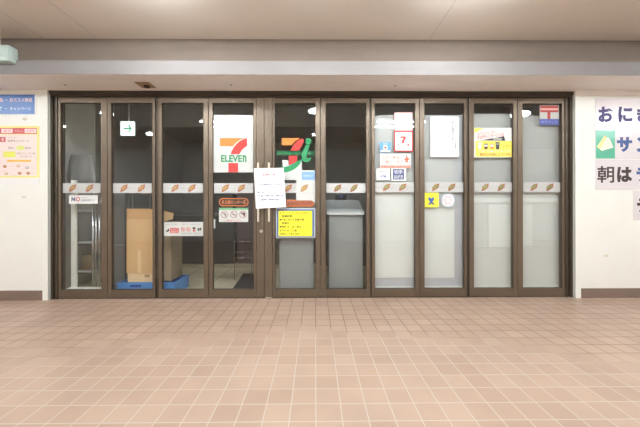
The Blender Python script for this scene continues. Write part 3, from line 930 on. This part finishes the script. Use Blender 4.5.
# ================================================================== INSIDE THE SHOP
# door 1: white display stand, wire rack, white cover
root = empty('display_stand', (X(73, 0.12), 0.12, 0)); tag(root, 'white upright stand with floor rail behind the first glass door', 'stand')
M_WSTEEL = mat('white_painted_steel', (250, 249, 240), 0.45)
boxpx('post', 70.8, 180, 75.2, 291, 0.12, 0.15, M_WSTEEL, root, 0.003, z0=0.0)
bm = bmesh.new(); box(bm, X(66, 0.09), X(103, 0.09), 0.085, 0.15, 0.0, Zp(287.6, 0.085), 0.004); finish('floor_rail', bm, M_WSTEEL, parent=root)
bm = bmesh.new(); box(bm, X(71, 0.12), X(75, 0.12), 0.12, 0.32, 0.0, 0.03, 0.004); finish('foot', bm, M_WSTEEL, parent=root)

Yr = 0.30
ra, rb = X(77, Yr), X(99.2, Yr)
root = empty('wire_rack', ((ra + rb) / 2, Yr + 0.2, 0)); tag(root, 'chrome wire rack with several shelves behind the first glass door', 'rack')
for x in (ra, rb):
    for y in (Yr, Yr + 0.36):
        bm = bmesh.new(); tube(bm, [(x, y, 0.0), (x, y, Zp(186, Yr))], 0.011, 10); finish('post', bm, M_CHROME, parent=root)
for py in (210, 241.3, 270):
    z = Zp(py, Yr); bm = bmesh.new()
    for y in (Yr, Yr + 0.36):
        tube(bm, [(ra, y, z), (rb, y, z)], 0.006, 8); tube(bm, [(ra, y, z - 0.03), (rb, y, z - 0.03)], 0.004, 8)
    for k in range(9):
        x = ra + (rb - ra) * k / 8; tube(bm, [(x, Yr, z), (x, Yr + 0.36, z)], 0.003, 6)
    sh_ = finish('shelf', bm, M_CHROME, parent=root)
    bm = bmesh.new(); box(bm, ra + 0.012, rb - 0.012, Yr - 0.008, Yr - 0.0065, z - 0.016, z + 0.006); finish('front_lip', bm, M_WHITEG, parent=sh_)
bm = bmesh.new(); tube(bm, [(X(93, Yr - .03), Yr - 0.03, 0.05), (X(93, Yr - .03), Yr - 0.03, Zp(192, Yr - .03))], 0.012, 10); tube(bm, [(X(96, Yr - .03), Yr - 0.03, 0.05), (X(96, Yr - .03), Yr - 0.03, Zp(197, Yr - .03))], 0.009, 10)
finish('folding_bracket', bm, M_CHROME, parent=root)
# carton on the rack's middle shelf
bm = bmesh.new(); z = Zp(270, Yr) + 0.006; box(bm, ra + 0.025, rb - 0.05, Yr + 0.03, Yr + 0.3, z, z + 0.16, 0.004)
tag(finish('carton', bm, mat('dull_carton', (150, 132, 104), 0.8)), 'dull brown carton on the lowest shelf of the wire rack', 'box')
# white plastic cover lying on the rack's top
bm = bmesh.new(); z = Zp(186, Yr)
gx = 10
rows = []
for j, (py, xa, xb, yy) in enumerate(((154.5, 71.5, 91, Yr + 0.05), (161, 69.5, 92.4, Yr + 0.03), (168.5, 68.6, 94, Yr + 0.01), (176, 68, 95.5, Yr - 0.01), (183.5, 69, 96, Yr - 0.022))):
    rows.append([bm.verts.new(P(xa + (xb - xa) * i / gx, py + (0.8 if i % 2 else 0), yy + 0.006 * math.sin(i * 1.7 + j))) for i in range(gx + 1)])
for j in range(len(rows) - 1):
    for i in range(gx):
        f = bm.faces.new([rows[j][i], rows[j][i + 1], rows[j + 1][i + 1], rows[j + 1][i]]); f.smooth = True
o = finish('plastic_cover', bm, mat('milky_plastic', (150, 149, 145), 0.4)); so = o.modifiers.new('solidify', 'SOLIDIFY'); so.thickness = 0.002
tag(o, 'milky white plastic cover draped over the top of the wire rack', 'cover')

# door 2: lit arrow sign, cartons, crate, grey board
Ye = 0.9
a_, b_ = P(120.4, 128.4, Ye), P(134.6, 128.4, Ye)
zt, zb = P(127, 121.4, Ye).z, P(127, 135.3, Ye).z
root = empty('exit_sign', ((a_.x + b_.x) / 2, Ye + 0.03, zb)); tag(root, 'lit white exit sign with a green arrow behind the second glass door', 'sign')
root['_y'] = Ye
bm = bmesh.new(); box(bm, a_.x, b_.x - 0.008, Ye, Ye + 0.025, zb, zt, 0.003)
finish('light_box', bm, mat('lit_white_panel', (240, 244, 244), 0.4, emit=(228, 242, 240), strength=1.5), parent=root)
M_ARROW = mat('lit_green', (60, 170, 120), 0.5, emit=(60, 176, 120), strength=0.8)
shapes(root, 'arrow', [(rpts(123.4, 127.7, 130.6, 129.2), 0, 0), ([(127.6, 124.6), (129.2, 124.6), (132.0, 128.45), (129.2, 132.3), (127.6, 132.3), (130.2, 128.45)], 0, 1)], [M_ARROW], 1)
bm = bmesh.new(); tube(bm, [((a_.x + b_.x) / 2, Ye + 0.03, zt - 0.002), ((a_.x + b_.x) / 2, Ye + 0.03, 2.42)], 0.008, 10); finish('hanger', bm, M_STEEL, parent=root)

Yc = 0.10
xa, xb = X(117.0, Yc), X(174.5, Yc)
zc = Zp(281.9, Yc)
root = empty('plastic_crate', ((xa + xb) / 2, Yc + 0.17, 0)); tag(root, 'blue plastic crate on the floor under the cardboard boxes', 'crate')
bm = bmesh.new()
t_ = 0.012
box(bm, xa, xb, Yc, Yc + t_, 0.0, zc, 0.003); box(bm, xa, xb, Yc + 0.34 - t_, Yc + 0.34, 0.0, zc, 0.003)
box(bm, xa, xa + t_, Yc + t_, Yc + 0.34 - t_, 0.0, zc, 0.002); box(bm, xb - t_, xb, Yc + t_, Yc + 0.34 - t_, 0.0, zc, 0.002); box(bm, xa + t_, xb - t_, Yc + t_, Yc + 0.34 - t_, 0.0, 0.012)
finish('body', bm, M_CRATE, parent=root)
bm = bmesh.new(); box(bm, xa - 0.006, xb + 0.006, Yc - 0.006, Yc + 0.0, zc - 0.02, zc, 0.002); box(bm, xa - 0.006, xb + 0.006, Yc + 0.34, Yc + 0.346, zc - 0.02, zc, 0.002)
finish('rim', bm, M_CRATE, parent=root)
bm = bmesh.new(); box(bm, X(130, Yc), X(141, Yc), Yc - 0.004, Yc + 0.002, zc - 0.045, zc - 0.022, 0.001); finish('handle_slot', bm, mat('deep_blue', (34, 76, 150), 0.5), parent=root)
# flat carton
z1 = Zp(273, Yc + .02)
bm = bmesh.new(); box(bm, X(126.5, Yc), X(153.8, Yc), Yc + 0.015, Yc + 0.3, zc + 0.001, z1, 0.003)
s = tag(finish('carton', bm, M_CARDL), 'pale flat cardboard box between the blue crate and the tall box', 'box')
s['_y'] = Yc + 0.015
rect(s, 'printed_label', 144.6, 274.4, 149.6, 277.2, mat('carton_print', (170, 140, 100), 0.8)); rect(s, 'lid_seam', 126.8, 275.0, 142, 275.35, M_CARD, 1)
# tall carton with its flap up
z2, z3 = Zp(219, Yc), Zp(208.4, Yc)
x0, x1 = X(126.4, Yc + .02), X(153.6, Yc + .02)
root = empty('tall_carton', ((x0 + x1) / 2, Yc + 0.15, z1)); tag(root, 'tall tan cardboard box with its flap raised behind the second glass door', 'box'); root['_y'] = Yc + 0.02
bm = bmesh.new(); box(bm, x0, x1, Yc + 0.02, Yc + 0.3, z1 + 0.001, z2, 0.003); finish('body', bm, M_CARD, parent=root)
bm = bmesh.new()
r_ = 0.035
prism(bm, [(x0, z2 - 0.002), (x1 - 0.004, z2 - 0.002), (x1 - 0.004, z3 - r_)] + [(x1 - 0.004 - r_ + r_ * math.cos(t), z3 - r_ + r_ * math.sin(t)) for t in [math.pi / 2 * q / 6 for q in range(1, 7)]] + [(x0, z3)], Yc + 0.024, Yc + 0.03)
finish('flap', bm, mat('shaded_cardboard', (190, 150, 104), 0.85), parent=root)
rect(root, 'tape', 137.5, 250, 141, 272.8, mat('packing_tape', (222, 192, 150), 0.25))
# carton further right, behind the third door
bm = bmesh.new(); box(bm, X(158, 0.16), X(171, 0.16), 0.16, 0.42, zc + 0.001, Zp(222, 0.16), 0.003)
s = finish('carton', bm, mat('grey_brown_card', (150, 136, 112), 0.85)); tag(s, 'grey brown cardboard box at the left of the third glass door', 'box')
bm = bmesh.new(); prism(bm, [(X(160, .16), Zp(222, .16)), (X(172.4, .16), Zp(219, .16)), (X(173, .16), Zp(213, .16)), (X(162, .16), Zp(210, .16))], 0.165, 0.172)
finish('flap', bm, M_CARD, parent=s)
# grey board leaning at the left of the second door
bm = bmesh.new(); box(bm, X(113, 0.3), X(124.6, 0.3), 0.3, 0.36, 0.0, Zp(189, 0.3), 0.004)
s = tag(finish('folded_table', bm, mat('dark_grey_board', (108, 108, 106), 0.5)), 'dark grey folded board standing left of the tall cardboard box', 'board')
bm = bmesh.new(); box(bm, X(113, 0.3), X(124.8, 0.3), 0.295, 0.3, Zp(245, .3), Zp(243.8, .3), 0.001); finish('edge_strip', bm, M_GREYP, parent=s)
# roll cage bars above the cartons
Yk = 0.5
root = empty('roll_cage', (X(130, Yk), Yk, 0)); tag(root, 'chrome roll cage behind the tall cardboard box', 'cart')
for px in (125.6, 128.2, 132.4, 150):
    bm = bmesh.new(); tube(bm, [(X(px, Yk), Yk, 0.06), (X(px, Yk), Yk, Zp(193, Yk))], 0.010, 10); finish('upright', bm, M_CHROME, parent=root)
bm = bmesh.new(); tube(bm, [(X(125.6, Yk), Yk, Zp(193, Yk)), (X(150, Yk), Yk, Zp(193, Yk))], 0.010, 10); tube(bm, [(X(125.6, Yk), Yk, 0.07), (X(150, Yk), Yk, 0.07)], 0.010, 10); finish('crossbar', bm, M_CHROME, parent=root)
for px in (126.5, 149):
    bm = bmesh.new(); c = Vector((X(px, Yk), Yk, 0.03)); tube(bm, [(c.x, c.y - 0.012, c.z), (c.x, c.y + 0.012, c.z)], 0.03, 16); finish('wheel', bm, M_DARK, parent=root)

# door 4: dark equipment, trolley, floor mat
Yq = 1.35
root = empty('service_counter', (X(222, Yq), Yq + 0.2, 0.05)); tag(root, 'black service counter in the dark shop behind the fourth glass door', 'counter')
bm = bmesh.new(); box(bm, X(165, 1.55), X(234, 1.55), 1.55, 1.95, 0.051, 0.78, 0.005); finish('body', bm, mat('counter_front', (62, 58, 54), 0.6), parent=root)
bm = bmesh.new(); box(bm, X(163, 1.55), X(235, 1.55), 1.52, 1.97, 0.78, 0.82, 0.005); finish('counter_top', bm, mat('counter_top', (90, 86, 80), 0.4), parent=root)
bm = bmesh.new(); box(bm, X(214, 1.6), X(233, 1.6), 1.6, 1.9, 0.821, 1.12, 0.01)
tag(finish('coffee_machine', bm, M_DARK), 'black machine on the dark service counter', 'machine')
bm = bmesh.new(); box(bm, X(237, 1.6), X(258, 1.6), 1.6, 1.9, 0.051, 1.25, 0.004)
s = tag(finish('shelf_end_panel', bm, mat('maroon_panel', (92, 74, 72), 0.5)), 'dull maroon shelf end panel behind the stand with shining bars', 'panel')
Yt = 0.75
root = empty('bar_stand', (X(243, Yt), Yt, 0)); tag(root, 'low metal stand with three shining bars behind the fourth glass door', 'stand')
for px in (234.4, 251.6):
    bm = bmesh.new(); tube(bm, [(X(px, Yt), Yt, 0.0), (X(px, Yt), Yt, Zp(239, Yt))], 0.006, 10); finish('upright', bm, mat('dark_steel', (128, 124, 116), 0.35, 0.8), parent=root)
for py in (241.2, 251.6, 257.4):
    bm = bmesh.new(); tube(bm, [(X(234.4, Yt), Yt - 0.004, Zp(py, Yt)), (X(251.6, Yt), Yt - 0.004, Zp(py, Yt))], 0.008, 10); finish('bar', bm, M_CHROME, parent=root)
c4 = [PZ(232, 290), PZ(258, 290), PZ(260, 274), PZ(243.4, 274)]
bm = bmesh.new()
lo_ = [bm.verts.new((v.x, v.y, 0.0005)) for v in c4]; hi_ = [bm.verts.new((v.x, v.y, 0.008)) for v in c4]
bm.faces.new(hi_); bm.faces.new(list(reversed(lo_)))
for i in range(4):
    bm.faces.new([lo_[i], lo_[(i + 1) % 4], hi_[(i + 1) % 4], hi_[i]])
tag(finish('floor_mat', bm, mat('charcoal_mat', (70, 70, 72), 0.9, bump=0.3, scale=60)), 'charcoal floor mat just inside the fourth glass door', 'mat')

# door 5: grey board standing behind the glass
boxpx('standing_board', 279.4, 228, 313.6, 292, 0.07, 0.1, M_GREYP, None, 0.003, z0=0.0)
tag(COL.objects['standing_board'], 'plain grey board standing behind the yellow notice', 'board')
# door 6: grey cabinet with sloping lid
Yb = 0.09
x0, x1 = X(329, Yb), X(362.6, Yb)
zt = Zp(214.5, Yb)
root = empty('waste_cabinet', ((x0 + x1) / 2, Yb + 0.2, 0)); tag(root, 'pale grey cabinet with sloping lid behind the sixth glass door', 'cabinet')
bm = bmesh.new(); box(bm, x0, x1, Yb, Yb + 0.42, 0.0, zt, 0.004); finish('body', bm, M_GREYP, parent=root)
bm = bmesh.new()
M_LID = mat('lid_grey', (166, 170, 170), 0.4)
xa, xb = X(326.8, Yb - .02), X(364.2, Yb - .02)
pr = [(Yb - 0.02, zt), (Yb - 0.02, zt + 0.022), (Yb + 0.40, Zp(200, Yb + 0.40) + 0.0), (Yb + 0.43, zt)]
A = [bm.verts.new((xa, y, z)) for y, z in pr]; B = [bm.verts.new((xb, y, z)) for y, z in pr]
for i in range(4):
    bm.faces.new([A[i], B[i], B[(i + 1) % 4], A[(i + 1) % 4]])
bm.faces.new(A); bm.faces.new(list(reversed(B)))
finish('lid', bm, M_LID, parent=root)
bm = bmesh.new(); box(bm, xa, xb, Yb - 0.028, Yb - 0.0201, zt - 0.004, zt + 0.022, 0.002); finish('lip', bm, mat('lip_white', (196, 198, 196), 0.4), parent=root)
# small lit appliance far behind
bm = bmesh.new(); c = P(341, 197, 1.7); box(bm, c.x - 0.09, c.x + 0.09, 1.7, 1.85, 0.82, c.z + 0.03, 0.006)
s = finish('register', bm, M_DARK); tag(s, 'small dark register behind the sixth glass door, above the grey cabinet', 'register'); s['_y'] = 1.7
rect(s, 'display', 339.4, 195.6, 343, 197.2, mat('screen_blue', (70, 90, 150), 0.4, emit=(80, 100, 170), strength=0.4))
bm = bmesh.new(); box(bm, c.x - 0.6, c.x + 0.6, 1.65, 2.1, 0.0, 0.82, 0.005)
tag(finish('checkout_counter', bm, mat('checkout_front', (70, 66, 62), 0.6)), 'dark checkout counter carrying the small register', 'counter')

# doors 7 to 10: backs of white shelving stood against the glass
M_BK = mat('white_back_panel', (210, 212, 208), 0.55, var=0.015)
M_BK2 = mat('grey_back_panel', (186, 188, 185), 0.55, var=0.015)
M_BKL = mat('pale_kick_panel', (182, 183, 187), 0.6)
SH = [(7, 373.2, 419.8, 115.8, 'white shelving back behind the seventh glass door with stickers'), (8, 420.4, 467.6, 115.8, 'white shelving back behind the eighth glass door with the vertical notice'),
      (9, 470, 517.6, 113.6, 'pale grey shelving back behind the ninth glass door with the drinks poster'), (10, 518.2, 564.8, 115.6, 'pale shelving back behind the tenth glass door with the postal sticker')]
Ys = 0.06
for n, p0, p1, pt, lb in SH:
    root = empty('shelving_unit', (X((p0 + p1) / 2, Ys), Ys + 0.2, 0)); tag(root, lb, 'shelf', 'shelving backs along the right glass doors')
    a_, b_ = X(p0, Ys), X(p1, Ys)
    zt = Zp(pt, Ys, (p0 + p1) / 2)
    main = M_BK if n < 9 else M_BK2
    if n in (7, 8):
        zk = Zp(278, Ys, (p0 + p1) / 2)
        xs = b_ if n == 7 else X(454.4, Ys)
        bm = bmesh.new(); box(bm, a_, xs, Ys, Ys + 0.02, zk, Zp(188, Ys), 0.002); finish('back_panel', bm, main, parent=root)
        bm = bmesh.new(); box(bm, a_, xs, Ys + 0.001, Ys + 0.021, Zp(187.9, Ys), zt, 0.002); finish('upper_panel', bm, mat('grey_upper_panel', (184, 186, 184), 0.55, var=0.015), parent=root)
        bm = bmesh.new(); box(bm, a_, b_, Ys + 0.006, Ys + 0.026, 0.0, zk - 0.001, 0.002); finish('kick_panel', bm, M_BKL, parent=root)
        if n == 8:
            bm = bmesh.new(); box(bm, xs + 0.001, b_, Ys + 0.005, Ys + 0.025, zk, zt, 0.002); finish('side_strip', bm, M_BKL, parent=root)
        bm = bmesh.new(); box(bm, a_ + 0.02, b_ - 0.02, Ys - 0.012, Ys, Zp(288.6, Ys), Zp(286.4, Ys), 0.002); finish('floor_rail', bm, M_BK, parent=root)
        bm = bmesh.new(); box(bm, a_ + 0.05, b_, Ys - 0.006, Ys, zt - 0.012, zt + 0.006, 0.002); finish('top_edge', bm, M_BKL, parent=root)
    else:
        zl, zm = Zp(247.6, Ys), Zp(205, Ys)
        bm = bmesh.new(); box(bm, a_, b_, Ys + 0.004, Ys + 0.024, zl, Zp(190, Ys), 0.002); finish('back_panel', bm, mat('light_grey_back_panel', (198, 200, 196), 0.55, var=0.015), parent=root)
        bm = bmesh.new(); box(bm, a_, b_, Ys + 0.004, Ys + 0.024, Zp(189.9, Ys), zt, 0.002); finish('upper_panel', bm, mat('grey_top_panel', (170, 172, 169), 0.55, var=0.015), parent=root)
        bm = bmesh.new(); box(bm, a_, b_, Ys, Ys + 0.02, 0.0, zl - 0.001, 0.002); finish('lower_panel', bm, MATS['light_grey_back_panel'], parent=root)
        bm = bmesh.new(); box(bm, a_ + 0.02, b_ - 0.04, Ys - 0.006, Ys + 0.004, Zp(203, Ys), Zp(198.5, Ys), 0.002); finish('shelf_rail', bm, M_BK, parent=root)
        w0, w1 = (X(488, Ys), X(512.5, Ys)) if n == 9 else (a_, X(532, Ys))
        bm = bmesh.new(); box(bm, w0, w1, Ys - 0.004, Ys + 0.004, zl + 0.002, zm, 0.001); finish('white_sheet', bm, M_BK, parent=root)
        bm = bmesh.new(); box(bm, a_, b_, Ys - 0.014, Ys, 0.012, Zp(286, Ys), 0.002); finish('floor_rail', bm, M_BK, parent=root)
    # the unit's sides and shelves, turned to the shop
    bm = bmesh.new(); box(bm, a_, a_ + 0.018, Ys + 0.026, Ys + 0.38, 0.0, zt, 0.002); finish('side_panel', bm, M_BK2, parent=root)
    bm = bmesh.new(); box(bm, b_ - 0.018, b_, Ys + 0.026, Ys + 0.38, 0.0, zt, 0.002); finish('side_panel', bm, M_BK2, parent=root)
    for z in (0.25, 0.7, 1.15, 1.6):
        bm = bmesh.new(); box(bm, a_ + 0.018, b_ - 0.018, Ys + 0.026, Ys + 0.37, z, z + 0.02, 0.002); finish('shelf', bm, M_BK2, parent=root)

# ================================================================== LAMPS
LAMP = 2.85
M_TUBE = mat('lit_tube', (255, 250, 244), 0.4, emit=(241, 250, 255), strength=40.0 * LAMP)
M_DISC = mat('lit_disc', (255, 248, 240), 0.4, emit=(241, 250, 255), strength=36.0 * LAMP)


def tube_lamp(x, y, L, lb, depth=0.35):
    root = empty('ceiling_lamp', (x, y, Z_CEIL)); tag(root, lb, 'lamp', 'fluorescent ceiling lamps')
    bm = bmesh.new(); box(bm, x - L / 2 - 0.03, x + L / 2 + 0.03, y - depth / 2 - 0.05, y + depth / 2 + 0.05, Z_CEIL - 0.03, Z_CEIL, 0.006); finish('housing', bm, M_WHITEG, parent=root)
    for s_ in (-1, 1):
        bm = bmesh.new(); tube(bm, [(x - L / 2, y + s_ * depth / 2, Z_CEIL - 0.055), (x + L / 2, y + s_ * depth / 2, Z_CEIL - 0.055)], 0.016, 12); finish('tube', bm, M_TUBE, parent=root)


def disc_lamp(x, y, lb, r=0.14):
    root = empty('ceiling_lamp', (x, y, Z_CEIL)); tag(root, lb, 'lamp', 'round ceiling lamps')
    bm = bmesh.new(); tube(bm, [(x, y, Z_CEIL), (x, y, Z_CEIL - 0.03)], r + 0.02, 28); finish('housing', bm, M_WHITEG, parent=root)
    bm = bmesh.new(); tube(bm, [(x, y, Z_CEIL - 0.03), (x, y, Z_CEIL - 0.055)], r, 28); finish('diffuser', bm, M_DISC, parent=root)


tube_lamp(-1.15, -1.12, 0.5, 'added fluorescent fill lamp on the ceiling close to the left doors', 0.12)  # unseen lamp added to brighten the floor near the doors
tube_lamp(1.1, -1.12, 0.5, 'added fluorescent fill lamp on the ceiling close to the right doors', 0.12)  # also added, lifts the floor by the right doors
disc_lamp(-0.05, -1.1, 'round lamp on the ceiling close to the middle doors', 0.11)
tube_lamp(-1.65, -2.39, 0.75, 'fluorescent lamp on the ceiling left of the camera')
tube_lamp(1.52, -2.39, 0.85, 'fluorescent lamp on the ceiling right of the camera')
tube_lamp(-5.25, -2.39, 1.2, 'fluorescent lamp on the ceiling far to the left')
tube_lamp(5.3, -2.39, 1.2, 'fluorescent lamp on the ceiling far to the right')
disc_lamp(0.0, -1.69, 'round lamp on the ceiling in front of the middle doors', 0.11)
disc_lamp(0.0, -3.2, 'round lamp on the ceiling above the camera', 0.07)
disc_lamp(3.36, -1.84, 'round lamp on the ceiling in front of the right wall')
disc_lamp(-3.38, -1.84, 'added round fill lamp on the ceiling in front of the left wall', 0.09)  # added for light on the left; a door stile hides its reflection
disc_lamp(-3.4, -3.16, 'round lamp on the ceiling behind the left wall signs', 0.08)

M_FILL = mat('fill_disc', (240, 240, 236), 0.4, emit=(255, 250, 240), strength=15.0)  # unseen lamps added to lift the dark shop interior
for x, lb in ((-1.9, 'added dim fill lamp on the shop ceiling inside the second door'), (-0.2, 'added dim fill lamp on the shop ceiling inside the middle doors'), (1.7, 'added dim fill lamp on the shop ceiling inside the right doors')):
    root = empty('added_lamp', (x, 0.5, 2.42)); tag(root, lb, 'lamp', 'added fill lamps in the shop')
    bm = bmesh.new(); tube(bm, [(x, 0.5, 2.42), (x, 0.5, 2.40)], 0.1, 24); finish('housing', bm, M_WHITEG, parent=root)
    bm = bmesh.new(); tube(bm, [(x, 0.5, 2.40), (x, 0.5, 2.385)], 0.08, 24); finish('diffuser', bm, M_FILL, parent=root)
# dim leftover light
w = bpy.data.worlds.new('world'); SC.world = w; w.use_nodes = True
w.node_tree.nodes['Background'].inputs['Color'].default_value = (0.5, 0.48, 0.45, 1)
w.node_tree.nodes['Background'].inputs['Strength'].default_value = 0.1

for o in bpy.data.objects:
    for k in ('_b', '_y'):
        if k in o:
            del o[k]

SC.view_settings.view_transform = 'Standard'
SC.view_settings.look = 'None'
SC.view_settings.exposure = 0.13
SC.view_settings.gamma = 1.0
SC.view_settings.use_curve_mapping = False
SC.cycles.use_denoising = True
SC.cycles.max_bounces = 10
SC.cycles.diffuse_bounces = 5
SC.cycles.glossy_bounces = 4
SC.cycles.transparent_max_bounces = 12
SC.cycles.sample_clamp_indirect = 8
